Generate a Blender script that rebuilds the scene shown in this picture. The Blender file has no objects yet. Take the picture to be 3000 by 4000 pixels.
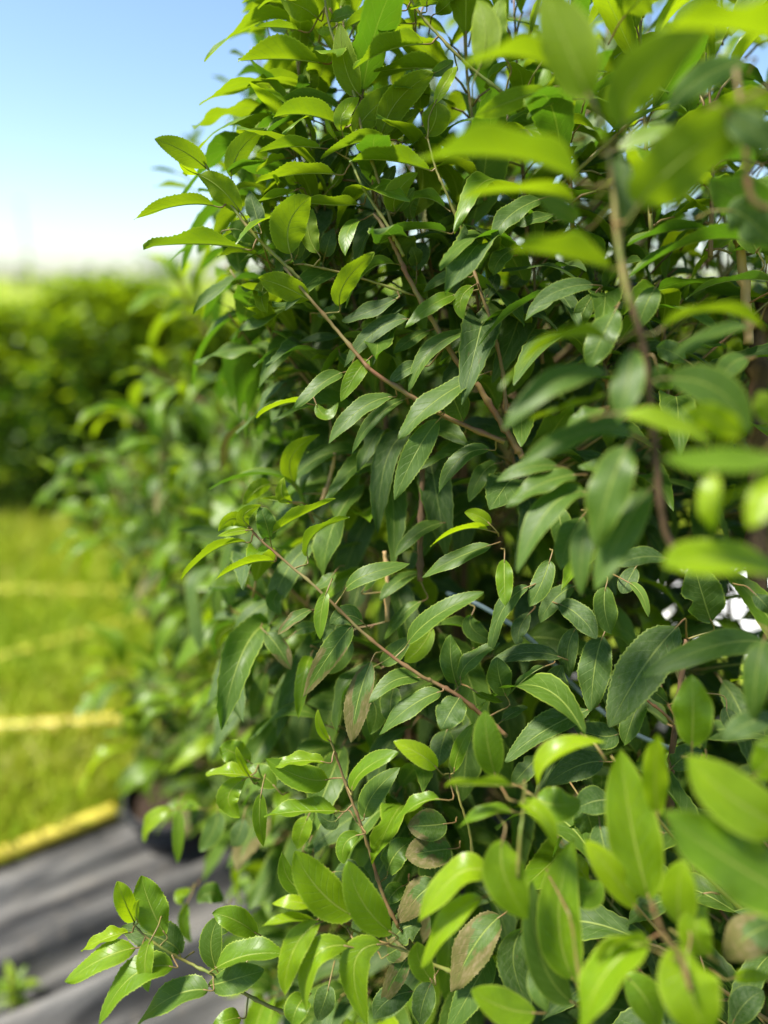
import bpy, math, random
import numpy as np
from mathutils import Vector, Matrix

random.seed(7); np.random.seed(7)
R = math.radians
scene = bpy.context.scene
col = scene.collection

# ------------------------------------------------------------------ camera, sky, sun, exposure
CAM_H, PITCH = 1.35, R(19.0)
cam_d = bpy.data.cameras.new('camera'); cam = bpy.data.objects.new('camera', cam_d); col.objects.link(cam)
cam.location = (0, 0, CAM_H); cam.rotation_euler = (R(90) - PITCH, 0, 0)
cam_d.sensor_fit = 'VERTICAL'; cam_d.sensor_height = 36; cam_d.sensor_width = 27; cam_d.lens = 24
cam_d.clip_start = 0.02; cam_d.clip_end = 3000
cam_d.dof.use_dof = True; cam_d.dof.focus_distance = 0.60; cam_d.dof.aperture_fstop = 1.3
scene.camera = cam

SUN_EL, SUN_AZ = R(61), R(-98)          # azimuth from +Y (view direction), negative = to the left
world = bpy.data.worlds.new('World'); scene.world = world; world.use_nodes = True
wn = world.node_tree
sky = wn.nodes.new('ShaderNodeTexSky'); sky.sky_type = 'NISHITA'; sky.sun_disc = False
sky.sun_elevation = SUN_EL; sky.sun_rotation = SUN_AZ
sky.air_density = 1.0; sky.dust_density = 0.8; sky.ozone_density = 2.2; sky.altitude = 50
bg = wn.nodes['Background']; bg.inputs['Strength'].default_value = 0.085
tint = wn.nodes.new('ShaderNodeMix'); tint.data_type = 'RGBA'; tint.blend_type = 'MULTIPLY'; tint.inputs[0].default_value = 1
tint.inputs[7].default_value = (.98, 1.03, 1.05, 1)
wn.links.new(sky.outputs[0], tint.inputs[6]); wn.links.new(tint.outputs[2], bg.inputs['Color'])
sun_d = bpy.data.lights.new('sun', 'SUN'); sun = bpy.data.objects.new('sun', sun_d); col.objects.link(sun)
sun_d.energy = 4.6; sun_d.angle = R(10); sun_d.color = (1.0, 0.95, 0.86)
sdir = Vector((math.sin(SUN_AZ)*math.cos(SUN_EL), math.cos(SUN_AZ)*math.cos(SUN_EL), math.sin(SUN_EL)))
sun.rotation_euler = sdir.to_track_quat('Z', 'Y').to_euler()
sun.location = sdir*30
vs = scene.view_settings
vs.view_transform = 'Standard'; vs.look = 'None'; vs.gamma = 1.0; vs.exposure = 1.38; vs.use_curve_mapping = False
scene.cycles.use_denoising = True
scene.cycles.max_bounces = 7; scene.cycles.transparent_max_bounces = 4
scene.cycles.sample_clamp_indirect = 6

# ------------------------------------------------------------------ helpers
FWD = np.array([0, math.cos(PITCH), -math.sin(PITCH)])
UP = np.array([0, math.sin(PITCH), math.cos(PITCH)])
RT = np.array([1.0, 0, 0])
CAMP = np.array([0, 0, CAM_H])
F_FULL = 24/36*4000
def P(fx, fy, z):
    """point seen at full-size picture coordinates (3000x4000) at planar depth z (metres)"""
    return CAMP + z*FWD + RT*((fx-1500)/F_FULL*z) + UP*((2000-fy)/F_FULL*z)
def G(vx, vy, h=0.0):
    """point of the ground (height h) seen at coordinates of a 1659x2212 picture"""
    k = (1106-vy)/1474.7; i = (vx-829.5)/1474.7
    d = FWD + RT*i + UP*k
    return CAMP + d*((h-CAM_H)/d[2])
def proj(p):
    q = np.asarray(p) - CAMP
    z = q@FWD
    return (1500 + (q@RT)/max(z, 1e-4)*F_FULL, 2000 - (q@UP)/max(z, 1e-4)*F_FULL, z)
def nrm(v): return v/max(np.linalg.norm(v), 1e-9)

WL = {}
def place(o, parent=None, wloc=(0, 0, 0)):
    col.objects.link(o)
    wl = np.array(wloc, float); WL[o.name] = wl
    if parent is not None:
        o.parent = parent; o.location = wl - WL[parent.name]
    else:
        o.location = wl
    return o
def tag(o, label=None, cat=None, group=None, kind=None):
    if label: o['label'] = label
    if cat: o['category'] = cat
    if group: o['group'] = group
    if kind: o['kind'] = kind
    return o
def empty(name, wloc):
    return place(bpy.data.objects.new(name, None), None, wloc)

def make_mesh(name, V, Fc, mats, midx=None, uv=None, attr=None, smooth=True):
    me = bpy.data.meshes.new(name)
    V = np.asarray(V, float)
    me.from_pydata(V.tolist(), [], Fc)
    for m in mats: me.materials.append(m)
    n = len(me.polygons)
    if smooth: me.polygons.foreach_set('use_smooth', [True]*n)
    if midx is not None: me.polygons.foreach_set('material_index', midx)
    if uv is not None:
        lay = me.uv_layers.new(name='UVMap')
        li = np.empty(len(me.loops), int); me.loops.foreach_get('vertex_index', li)
        lay.data.foreach_set('uv', np.asarray(uv, float)[li].ravel())
    if attr is not None:
        a = me.attributes.new('leafcol', 'FLOAT_COLOR', 'POINT')
        a.data.foreach_set('color', np.asarray(attr, float).ravel())
    me.update()
    return me

def smooth_path(pts, n=6):
    pts = [np.asarray(p, float) for p in pts]
    if len(pts) < 3: 
        return [pts[0]*(1-t)+pts[-1]*t for t in np.linspace(0, 1, n+1)]
    ext = [2*pts[0]-pts[1]] + pts + [2*pts[-1]-pts[-2]]
    out = []
    for i in range(1, len(ext)-2):
        p0, p1, p2, p3 = ext[i-1:i+3]
        for t in np.linspace(0, 1, n, endpoint=False):
            out.append(.5*((2*p1)+(-p0+p2)*t+(2*p0-5*p1+4*p2-p3)*t*t+(-p0+3*p1-3*p2+p3)*t**3))
    out.append(pts[-1])
    return out
def tube(path, radii, sides=7, cap=True):
    path = np.asarray(path, float); n = len(path)
    if np.isscalar(radii): radii = [radii]*n
    V = []; Fc = []
    ref = np.array([.31, .17, .93])
    for i in range(n):
        t = nrm(path[min(i+1, n-1)]-path[max(i-1, 0)])
        a = nrm(np.cross(t, ref) if abs(t@ref) < .95 else np.cross(t, [1, 0, 0])); b = np.cross(t, a)
        for k in range(sides):
            an = 2*math.pi*k/sides
            V.append(path[i]+radii[i]*(math.cos(an)*a+math.sin(an)*b))
    for i in range(n-1):
        for k in range(sides):
            k2 = (k+1) % sides
            Fc.append((i*sides+k, i*sides+k2, (i+1)*sides+k2, (i+1)*sides+k))
    if cap:
        Fc.append(tuple(range(sides))[::-1]); Fc.append(tuple((n-1)*sides+k for k in range(sides)))
    return V, Fc

# ------------------------------------------------------------------ materials
class NT:
    def __init__(s, name):
        s.m = bpy.data.materials.new(name); s.m.use_nodes = True; s.t = s.m.node_tree
        s.t.nodes.clear(); s.out = s.n('ShaderNodeOutputMaterial')
    def n(s, typ, **kw):
        nd = s.t.nodes.new(typ)
        for k, v in kw.items(): setattr(nd, k, v)
        return nd
    def put(s, sock, v):
        if isinstance(v, bpy.types.NodeSocket): s.t.links.new(v, sock)
        else: sock.default_value = v
    def math(s, op, a, b=0.0, clamp=False):
        nd = s.n('ShaderNodeMath', operation=op, use_clamp=clamp)
        s.put(nd.inputs[0], a); s.put(nd.inputs[1], b); return nd.outputs[0]
    def sm(s, v, lo, hi, a=0.0, b=1.0):
        nd = s.n('ShaderNodeMapRange', interpolation_type='SMOOTHSTEP')
        for i, x in enumerate((v, lo, hi, a, b)): s.put(nd.inputs[i], x)
        return nd.outputs[0]
    def mix(s, f, a, b, mode='MIX'):
        nd = s.n('ShaderNodeMix', data_type='RGBA', blend_type=mode)
        s.put(nd.inputs[0], f)
        for sock, v in ((nd.inputs[6], a), (nd.inputs[7], b)):
            s.put(sock, (*v, 1) if isinstance(v, tuple) and len(v) == 3 else v)
        return nd.outputs[2]
    def ramp(s, f, stops):
        nd = s.n('ShaderNodeValToRGB'); e = nd.color_ramp.elements
        while len(e) < len(stops): e.new(.5)
        for el, (p, c) in zip(e, stops): el.position = p; el.color = (*c, 1)
        s.put(nd.inputs[0], f); return nd.outputs[0]
    def noise(s, scale, detail=2, vec=None, w=None, rough=.5):
        nd = s.n('ShaderNodeTexNoise', noise_dimensions='4D' if w is not None else '3D')
        nd.inputs['Scale'].default_value = scale; nd.inputs['Detail'].default_value = detail
        nd.inputs['Roughness'].default_value = rough
        if vec is not None: s.put(nd.inputs['Vector'], vec)
        if w is not None: s.put(nd.inputs['W'], w)
        return nd.outputs['Fac']
    def bsdf(s, color, rough=.5, spec=.5, normal=None, **kw):
        nd = s.n('ShaderNodeBsdfPrincipled')
        s.put(nd.inputs['Base Color'], (*color, 1) if isinstance(color, tuple) else color)
        s.put(nd.inputs['Roughness'], rough); s.put(nd.inputs['Specular IOR Level'], spec)
        if normal is not None: s.put(nd.inputs['Normal'], normal)
        return nd.outputs[0]
    def bump(s, h, strength=.3, dist=.001):
        nd = s.n('ShaderNodeBump'); nd.inputs['Strength'].default_value = strength
        nd.inputs['Distance'].default_value = dist; s.put(nd.inputs['Height'], h); return nd.outputs[0]
    def done(s, sh):
        s.t.links.new(sh, s.out.inputs[0]); return s.m

def leaf_material():
    N = NT('laurel_leaf')
    at = N.n('ShaderNodeAttribute', attribute_name='leafcol')
    sep = N.n('ShaderNodeSeparateColor'); N.put(sep.inputs[0], at.outputs['Color'])
    age, dust, brown, rnd = sep.outputs[0], sep.outputs[1], sep.outputs[2], at.outputs['Alpha']
    uv = N.n('ShaderNodeUVMap'); su = N.n('ShaderNodeSeparateXYZ'); N.put(su.inputs[0], uv.outputs[0])
    s_ = N.math('ABSOLUTE', N.math('SUBTRACT', N.math('MULTIPLY', su.outputs[0], 2.0), 1.0)); t_ = su.outputs[1]
    w = N.math('MULTIPLY', rnd, 37.0)
    n1 = N.noise(3.2, 3, uv.outputs[0], w)
    n2 = N.noise(11.0, 4, uv.outputs[0], w)
    n3 = N.noise(70.0, 3, uv.outputs[0], w, .65)
    back = N.n('ShaderNodeNewGeometry').outputs['Backfacing']
    agev = N.math('ADD', age, N.math('MULTIPLY', N.math('SUBTRACT', n1, .5), .22), True)
    top = N.ramp(agev, [(0, (.275, .39, .008)), (.3, (.118, .22, .008)), (.6, (.070, .132, .012)), (1, (.046, .094, .016))])
    und = N.ramp(agev, [(0, (.28, .39, .015)), (.3, (.155, .225, .012)), (.6, (.12, .20, .03)), (1, (.11, .175, .05))])
    trn = N.ramp(agev, [(0, (.38, .52, .006)), (.3, (.22, .32, .005)), (.6, (.085, .20, .006)), (1, (.05, .13, .006))])
    c = N.mix(back, top, und)
    # veins
    mr = N.sm(s_, N.math('MULTIPLY', N.math('SUBTRACT', 1.15, t_), .075), N.math('MULTIPLY', N.math('SUBTRACT', 1.15, t_), .03))
    wob = N.math('MULTIPLY', N.math('SUBTRACT', n1, .5), .8)
    ph = N.math('FRACT', N.math('ADD', N.math('SUBTRACT', N.math('MULTIPLY', t_, 9.5), N.math('MULTIPLY', N.math('POWER', s_, .8), 1.9)), wob))
    vd = N.math('ABSOLUTE', N.math('SUBTRACT', ph, .5))
    vein = N.math('MULTIPLY', N.sm(vd, .075, .015), N.sm(s_, 1.0, .5))
    c = N.mix(N.math('MULTIPLY', vein, .24), c, (.24, .34, .07))
    ribc = N.ramp(age, [(0, (.50, .58, .10)), (.5, (.34, .42, .07)), (1, (.26, .33, .08))])
    c = N.mix(N.math('MULTIPLY', mr, .75), c, ribc)
    # thin paler margin
    mg = N.sm(s_, .90, .97)
    c = N.mix(N.math('MULTIPLY', mg, N.sm(age, .2, 1.0, .65, .35)), c, (.40, .50, .06))
    # mottling
    c = N.mix(1.0, c, N.ramp(n2, [(.25, (.86, .86, .86)), (.75, (1.12, 1.12, 1.1))]), 'MULTIPLY')
    # dust film and specks
    dsp = N.math('MULTIPLY', dust, N.math('ADD', N.math('MULTIPLY', N.sm(n3, .52, .72), .38), N.math('MULTIPLY', N.sm(n2, .35, .75), .20)))
    dsp = N.math('MULTIPLY', dsp, N.math('SUBTRACT', 1.0, N.math('MULTIPLY', back, .8)))
    c = N.mix(dsp, c, (.34, .35, .25))
    spt = N.math('MULTIPLY', N.sm(N.noise(16.0, 2, uv.outputs[0], w), .70, .74), N.sm(dust, .1, .6))
    c = N.mix(N.math('MULTIPLY', spt, .8), c, (.12, .075, .03))
    # scorched and withered areas
    bz = N.math('ADD', N.math('MULTIPLY', t_, .55), N.math('MULTIPLY', s_, .35))
    bz = N.math('ADD', bz, N.math('MULTIPLY', N.math('SUBTRACT', n1, .5), .9))
    bm = N.sm(bz, N.math('SUBTRACT', 1.02, N.math('MULTIPLY', brown, 1.2)), N.math('SUBTRACT', 1.10, N.math('MULTIPLY', brown, 1.2)))
    bm = N.math('MULTIPLY', bm, N.math('GREATER_THAN', brown, .02))
    bcol = N.ramp(n2, [(.3, (.11, .11, .03)), (.52, (.16, .125, .045)), (.72, (.27, .19, .11))])
    c = N.mix(N.math('MULTIPLY', bm, .80), c, bcol)
    trn = N.mix(N.math('MULTIPLY', bm, .85), trn, (.10, .07, .02))
    trn = N.mix(N.math('MULTIPLY', vein, .25), trn, (.14, .26, .02))
    trn = N.mix(N.math('MULTIPLY', mr, .5), trn, (.14, .22, .02))
    h = N.math('SUBTRACT', N.math('MULTIPLY', n2, .25), N.math('ADD', N.math('MULTIPLY', vein, .35), N.math('MULTIPLY', mr, .6)))
    nr = N.bump(h, .45, .0012)
    ro = N.math('ADD', N.math('ADD', N.math('ADD', .31, N.math('MULTIPLY', age, .18)), N.math('MULTIPLY', back, .2)), N.math('MULTIPLY', dust, .16))
    ro = N.math('ADD', ro, N.math('MULTIPLY', bm, .2))
    sp = N.math('SUBTRACT', .34, N.math('ADD', N.math('MULTIPLY', back, .2), N.math('MULTIPLY', age, .10)))
    b = N.bsdf(c, ro, sp, nr)
    tr = N.n('ShaderNodeBsdfTranslucent'); N.put(tr.inputs[0], trn); N.put(tr.inputs[1], nr)
    mx = N.n('ShaderNodeMixShader'); N.put(mx.inputs[0], N.sm(age, 0.0, 1.0, .50, .34))
    N.put(mx.inputs[1], b); N.put(mx.inputs[2], tr.outputs[0])
    return N.done(mx.outputs[0])

def simple(name, c1, c2, scale=20, rough=.6, spec=.3, bump=.3, bdist=.002, lo=.35, hi=.65, stretch=None):
    N = NT(name)
    tc = N.n('ShaderNodeTexCoord').outputs['Object']
    if stretch:
        mp = N.n('ShaderNodeMapping'); mp.inputs['Scale'].default_value = stretch; N.put(mp.inputs[0], tc); tc = mp.outputs[0]
    n = N.noise(scale, 5, tc, rough=.6)
    c = N.ramp(n, [(lo, c1), (hi, c2)])
    return N.done(N.bsdf(c, rough, spec, N.bump(n, bump, bdist)))

M_LEAF = leaf_material()
M_PET = simple('petiole', (.17, .085, .04), (.17, .16, .045), 60, .5, .35, .1, .0005)
M_STEM_G = simple('green_stem', (.13, .17, .03), (.22, .15, .05), 45, .5, .35, .25, .0006)
M_STEM_R = simple('reddish_twig', (.17, .075, .04), (.18, .15, .055), 28, .55, .3, .3, .0008)
M_BARK = simple('brown_bark', (.055, .034, .022), (.17, .10, .055), 40, .8, .2, .8, .002, stretch=(1, 1, .35))
M_TAN = simple('tan_cane', (.30, .19, .08), (.42, .28, .13), 30, .55, .3, .3, .001, stretch=(1, 1, .3))

# ------------------------------------------------------------------ one leaf blade
PROF = [.60, .74]
def leaf_profile(t):
    a, b = PROF; k = a/(a+b)
    return (t**a)*((1-t)**b)/(k**a*(1-k)**b)
def blade(path, Nref, W, nacross=3, fold=R(18), curl=.12, wave=.10, wk=1.7, wph=0.0, teeth=.03, asym=0.0, bite=None):
    """grid of a leaf blade along a midrib path; returns verts, faces, uv.  top side = front"""
    path = np.asarray(path, float); n = len(path)
    V = []; UV = []
    m = 2*nacross+1
    ss = np.linspace(-1, 1, m)
    for i in range(n):
        t = i/(n-1)
        T = nrm(path[min(i+1, n-1)]-path[max(i-1, 0)])
        Nn = nrm(Nref-(Nref@T)*T); S = np.cross(T, Nn)
        hw = W/2*leaf_profile(min(max(t, .004), .998))
        for j, s in enumerate(ss):
            a = abs(s); h = hw
            if j in (0, m-1) and 1 < i < n-2:
                h = hw + (teeth*W*(.55+.45*math.sin(i*1.7+j)) if i % 2 else -teeth*W*.25)
            if bite is not None and s*bite[1] > 0:
                h *= 1-bite[2]*math.exp(-((t-bite[0])/.07)**2)
            ang = fold*(1-.25*t)
            lat = s*h*math.cos(ang*(.55+.45*a))
            up = a*h*math.sin(ang*(.55+.45*a)) - curl*W*a*a*leaf_profile(min(max(t, .01), .99))
            up += wave*W*a*a*math.sin(2*math.pi*wk*t+wph+(1.9 if s > 0 else 0))
            V.append(path[i]+S*lat+Nn*up)
            UV.append(((s+1)/2, t))
    Fc = []
    for i in range(n-1):
        for j in range(m-1):
            a = i*m+j
            Fc.append((a, a+1, a+m+1, a+m))
    return V, Fc, UV

# class -> (age, dust, brown)
CLS = {'y': (.06, 0, 0), 'l': (.18, .0, 0), 'g': (.34, .05, 0), 'm': (.68, .25, 0), 'd': (.92, .7, 0), 'o': (.80, .85, .12), 'e': (.72, .5, .42), 'b': (.74, .6, .56)}
TYP = {'U': (112, 50), 'B': (165, 18), 'F': (12, 18), 'T': (40, 22), 'H': (50, 38), 'S': (98, 40)}

def bez(b, m, t_, n):
    c = 2*m-.5*(b+t_)
    tt = np.linspace(0, 1, n)[:, None]
    return (1-tt)**2*b+2*tt*(1-tt)*c+tt**2*t_

def hero_leaf_mesh(b, m, tip, W, a, fold, cls, pet_to, rng, hi=True):
    """b, m, tip: base, middle and tip of the midrib (world)."""
    L = np.linalg.norm(m-b)+np.linalg.norm(tip-m)
    nseg = 46 if hi else 20
    path = bez(b, m, tip, nseg+1)
    T = nrm(tip-b); C = nrm(CAMP-m); Cp = nrm(C-(C@T)*T)
    Uv = np.cross(Cp, T)
    if Uv@UP < 0: Uv = -Uv
    N = math.cos(R(a))*Cp+math.sin(R(a))*Uv
    age, dust, brown = CLS[cls]
    age = min(1, max(0, age+rng.uniform(-.07, .07))); dust = dust*rng.uniform(.5, 1.2)
    rn = rng.random()
    bite = (rng.uniform(.3, .75), rng.choice((-1, 1)), rng.uniform(.2, .5)) if (cls in 'deob' and rng.random() < .22) else None
    V, Fc, UV = blade(path, N, W, 3, R(fold), rng.uniform(.04, .14), rng.uniform(.02, .09), rng.uniform(1.2, 2.6), rng.uniform(0, 6.3), .030 if hi else .01, bite=bite)
    nb = len(Fc); nv = len(V)
    # petiole and raised midrib
    d0 = nrm(path[1]-path[0])
    q1 = b-d0*min(.012, .4*np.linalg.norm(pet_to-b))
    pp = smooth_path([pet_to, .5*(pet_to+q1), q1, b+d0*.004], 3)
    r0 = .00092*max(.75, W/.04)
    pv, pf = tube(pp, np.linspace(r0*1.25, r0*.8, len(pp)), 6)
    kk = max(2, nseg//10)
    rp = [path[i]-N*r0*.25 for i in range(0, nseg, kk)]
    rv, rf = tube(rp, np.linspace(r0*.85, r0*.15, len(rp)), 5)
    Fc = list(Fc)+[tuple(x+nv for x in f) for f in pf]+[tuple(x+nv+len(pv) for x in f) for f in rf]
    V = list(V)+list(pv)+list(rv); UV = list(UV)+[(.5, 0.)]*len(pv)+[(.5, .3)]*len(rv)
    A = [(age, dust, brown, rn)]*len(V)
    mi = [0]*nb+[1]*len(pf)+[0]*len(rf)
    return make_mesh('leaf', np.array(V)-b, Fc, [M_LEAF, M_PET], mi, UV, A)

# ------------------------------------------------------------------ traced sprays of the two near shrubs
# crops of the photograph in which positions were read: x0, y0, picture pixels per unit
CR = {1: (500, 0, .9042), 2: (1500, 0, .9042), 3: (1000, 1000, .7233), 4: (1900, 1000, .6631), 5: (600, 1800, .7836), 6: (1700, 2200, .7836), 7: (200, 2900, .9042), 8: (1600, 2900, .8439)}
def cp(c, x, y, z):
    x0, y0, s = CR[c]; return P(x0+x*s, y0+y*s, z)

# branches: shrub, crop, depth, start radius mm, end radius mm, material, points from the thick end
BR = [
 ('A', 3, .605, 3.3, 1.7, 'R', (1440, 1090, 1380, 990, 1290, 850, 1200, 700, 1080, 560, 960, 360, 830, 130, 770, 0, 715, -110, 640, -230)),
 ('A', 3, .60, 2.4, 1.3, 'R', (1340, 1005, 1050, 880, 850, 765, 640, 630, 560, 550, 420, 380, 290, 230, 150, 60)),
 ('A', 1, .60, 1.8, .9, 'G', (750, 1215, 640, 1106, 560, 1030, 470, 920, 400, 810, 340, 720, 310, 670)),
 ('A', 3, .61, 2.0, 1.3, 'R', (1350, 850, 1340, 700, 1320, 560, 1270, 360, 1210, 180, 1150, 0)),
 ('A', 1, .60, 1.5, .9, 'G', (1490, 1110, 1440, 990, 1370, 820, 1330, 730, 1295, 600)),
 ('A', 1, .60, 1.7, 1.0, 'G', (1190, 1106, 1130, 990, 1040, 850, 1000, 780, 960, 690)),
 ('A', 1, .605, 1.7, 1.0, 'G', (1150, 1040, 1125, 920, 1085, 790, 1010, 560, 985, 430, 930, 280, 870, 110, 850, 0, 845, -60)),
 ('A', 1, .60, 1.7, 1.1, 'G', (1620, 400, 1500, 310, 1420, 235, 1330, 140, 1240, 30, 1200, -60)),
 ('A', 3, .615, 1.3, .9, 'G', (830, 205, 600, 130, 440, 85, 260, 45)),
 ('A', 5, .60, 2.2, 1.0, 'R', (1760, 1370, 1640, 1270, 1510, 1165, 1400, 1105, 1330, 1070, 1150, 945, 1000, 815, 830, 650, 680, 520, 540, 400, 475, 330)),
 ('A', 7, .59, 1.7, .8, 'G', (1040, 1180, 930, 1135, 820, 1075, 700, 1005, 580, 945, 480, 890, 400, 830, 355, 785)),
 ('A', 7, .57, 1.7, .8, 'G', (1760, 1000, 1650, 960, 1560, 910, 1440, 870, 1320, 820, 1230, 770, 1175, 735)),
 ('A', 7, .60, 1.8, .9, 'R', (1500, 800, 1430, 650, 1385, 500, 1340, 360, 1290, 230, 1245, 100, 1210, 0, 1190, -40)),
 ('A', 6, .60, 1.5, .8, 'G', (190, 1500, 170, 1330, 125, 1190, 100, 1090, 70, 1050)),
 ('A', 6, .62, 3.6, 2.6, 'B', (1170, 1300, 1175, 1060, 1190, 860, 1240, 480, 1255, 380)),
 ('A', 6, .61, 1.6, 1.0, 'R', (1190, 800, 1130, 740, 1050, 680, 1000, 640)),
 ('A', 5, .66, 3.2, 2.8, 'B', (1330, 600, 1330, 400, 1340, 100, 1350, -150)),
 ('A', 5, .66, 2.6, 2.2, 'T', (1165, 800, 1165, 560, 1150, 450)),
 ('A', 5, .69, 2.6, 1.8, 'T', (840, 200, 880, 80, 905, -40)),
 ('N', 2, .41, 2.3, 1.2, 'G', (1060, 1327, 1010, 1040, 990, 820, 965, 620, 920, 480, 890, 400)),
 ('N', 4, .43, 3.0, 2.2, 'B', (1140, 1800, 1050, 1600, 1000, 1200, 960, 800, 930, 530, 860, 300, 790, 0)),
 ('N', 4, .62, 5.0, 4.2, 'T', (1545, 520, 1530, 250, 1500, 0, 1480, -200)),
 ('N', 4, .66, 9.5, 8.5, 'B', (1590, 2050, 1600, 1300, 1600, 840, 1610, 480, 1630, 250)),
 ('N', 8, .41, 2.0, 1.2, 'R', (1300, 1150, 1250, 980, 1180, 900, 1120, 740)),
 ('N', 8, .46, 1.6, 1.0, 'G', (810, 1400, 790, 1150, 760, 900, 740, 800)),
 ('N', 8, .47, 1.6, 1.0, 'G', (500, 620, 510, 450, 525, 330, 535, 190)),
 ('N', 2, .38, 2.2, 1.6, 'R', (1800, 900, 1600, 870, 1560, 620, 1520, 300)),
]
# leaves: shrub, crop, default depth, rows of  base x y  middle x y  tip x y  width  type  class  [depth [tip depth offset]]
LV = []
LV.append(('A', 1, .60, '''
838 272 655 262 475 265 210 U g
1000 412 940 290 915 100 130 B g
1275 190 1120 225 975 300 190 U g
1390 302 1220 300 1062 312 165 U g .61
905 535 760 500 625 508 190 U g
915 470 780 430 650 440 120 U m .62
975 580 1060 470 1190 370 130 B g
1092 590 1170 430 1320 315 140 B g .61
925 565 930 490 1000 420 80 F y .59
905 605 870 555 852 495 22 F y .6
1325 450 1370 360 1420 285 60 F y .59
1295 582 1330 510 1325 440 140 B g .6
1115 605 1180 540 1262 475 95 B g .62
1190 612 1250 585 1310 560 70 B m .63
832 640 700 640 560 660 130 U g
1120 605 970 622 833 690 120 S g .605
1300 735 1130 700 955 695 215 U g .59
825 622 890 596 965 580 60 U m .63
895 752 730 760 545 790 165 U g
680 685 620 705 553 742 95 U g .62
995 882 880 890 745 870 130 U g .61
702 1095 700 960 790 850 190 B g .595
720 825 640 855 560 870 100 U g .62
818 1092 780 1000 795 900 95 B g .61
850 1106 865 1050 885 985 80 F d .62
725 1115 738 1060 725 1010 65 F d .62
570 985 545 900 522 825 85 F d .605
1000 952 950 1000 940 1106 90 T g .61
1370 1002 1230 990 1085 1045 120 S m .6
1365 892 1290 858 1215 865 115 U m .61
1152 912 1165 830 1250 745 110 B g .6
1160 915 1200 865 1238 810 60 B m .61
1055 812 1010 765 985 715 65 F d .63
1095 822 1125 770 1155 715 60 F d .63
1180 45 1060 70 935 125 150 U g
1205 100 1120 115 1045 150 100 U g .62
735 130 650 122 555 118 85 U g .62
580 155 510 145 440 172 75 U g .74
820 78 740 25 655 -5 130 B g .61
870 95 940 65 1000 60 80 T g .63
800 190 760 140 715 95 80 B m .66
505 250 470 235 435 228 45 U g .78
755 385 650 350 515 375 120 U g .66
590 345 540 315 468 335 80 U m .72
790 402 785 330 790 268 90 B g .64
800 520 700 520 580 600 110 S m .63
445 765 485 650 590 550 105 B g .61
335 725 240 655 115 600 115 B g .6
300 752 260 735 220 705 40 B y .62
485 915 400 815 305 755 130 B g .595
375 890 220 895 25 948 150 U g
505 1075 300 1062 65 1068 215 U g .595
440 992 500 1000 562 1050 100 B m .62
560 1106 480 1092 385 1110 90 U g .63
210 748 150 738 95 730 42 U m .9
262 815 190 808 112 808 60 U g .84
420 700 390 702 362 712 40 U m .85
345 685 370 655 397 632 40 B m .86
545 800 500 755 470 745 75 B m .72
320 640 270 610 235 580 30 B g 1.2
275 620 290 590 320 548 35 B g 1.2
450 365 405 350 362 328 42 U g .92
505 405 450 395 398 408 55 U m .88
500 500 492 525 478 556 32 B m .92
640 60 560 40 490 60 80 U g .72
600 90 595 40 598 -10 28 F y .68
690 45 640 20 600 20 70 B g .68
890 120 850 135 815 125 40 F y .62
1000 190 1040 240 1010 310 100 B g .63
860 250 830 230 800 215 60 B m .64
1290 30 1300 -20 1330 -60 90 B g .6
1240 40 1170 10 1080 -15 110 U g .61
1330 60 1370 30 1400 -5 80 B g .61
730 790 700 770 690 720 40 F y .62
650 805 640 770 620 755 22 F y .61
880 810 915 760 925 705 40 B g .63
1050 1106 1100 1050 1180 1010 70 T m .63
1230 950 1220 890 1260 850 70 B m .64
660 640 600 560 610 520 70 B m .7
460 830 520 810 600 815 70 U g .66
1310 320 1370 290 1405 260 60 F d .6
'''))
LV.append(('N', 2, .40, '''
838 778 500 690 125 705 330 U g .40
805 390 600 255 325 300 240 U g .41
890 425 800 220 680 -60 235 B g .39
1040 545 1110 330 1420 110 220 B g .39
1800 230 1500 150 1180 130 300 U l .34
1560 262 1370 340 1220 482 120 F m .44
1095 890 1290 690 1680 430 270 B g .39
1480 490 1600 570 1720 650 130 F d .37
830 870 600 825 325 858 115 S l .43
842 955 760 900 665 855 80 F m .43
978 1160 750 1115 550 1080 240 U g .41
1010 640 1120 590 1240 545 95 T l .43
1030 1000 1030 820 1020 650 110 F d .43
965 620 950 580 975 530 40 F y .41
1590 1045 1330 1050 1060 1200 140 S m .54
1600 700 1400 710 1080 870 140 S m .50
1400 985 1200 1005 1050 1065 110 S m .55
1480 910 1580 950 1700 1080 170 F d .45
1680 900 1540 860 1400 770 170 B m .48
1680 1215 1480 1215 1300 1290 100 S d .58
710 385 540 440 390 505 90 B g .54
830 430 720 450 620 520 80 S m .56
680 860 545 930 470 1040 105 T m .58
740 925 640 950 570 972 60 T m .6
558 1078 500 1120 470 1190 90 T m .6
905 1232 770 1250 635 1330 90 T d .56
140 1170 150 1100 180 1050 100 F d .63
1050 60 1120 -10 1200 -60 150 B g .5
1250 180 1330 80 1420 -20 130 B m .5
410 300 440 150 400 0 130 B g .52
520 250 480 120 520 -20 100 B g .55
1620 1100 1560 1000 1500 930 90 B m .56
690 260 760 190 830 170 80 U m .55
'''))
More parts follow.
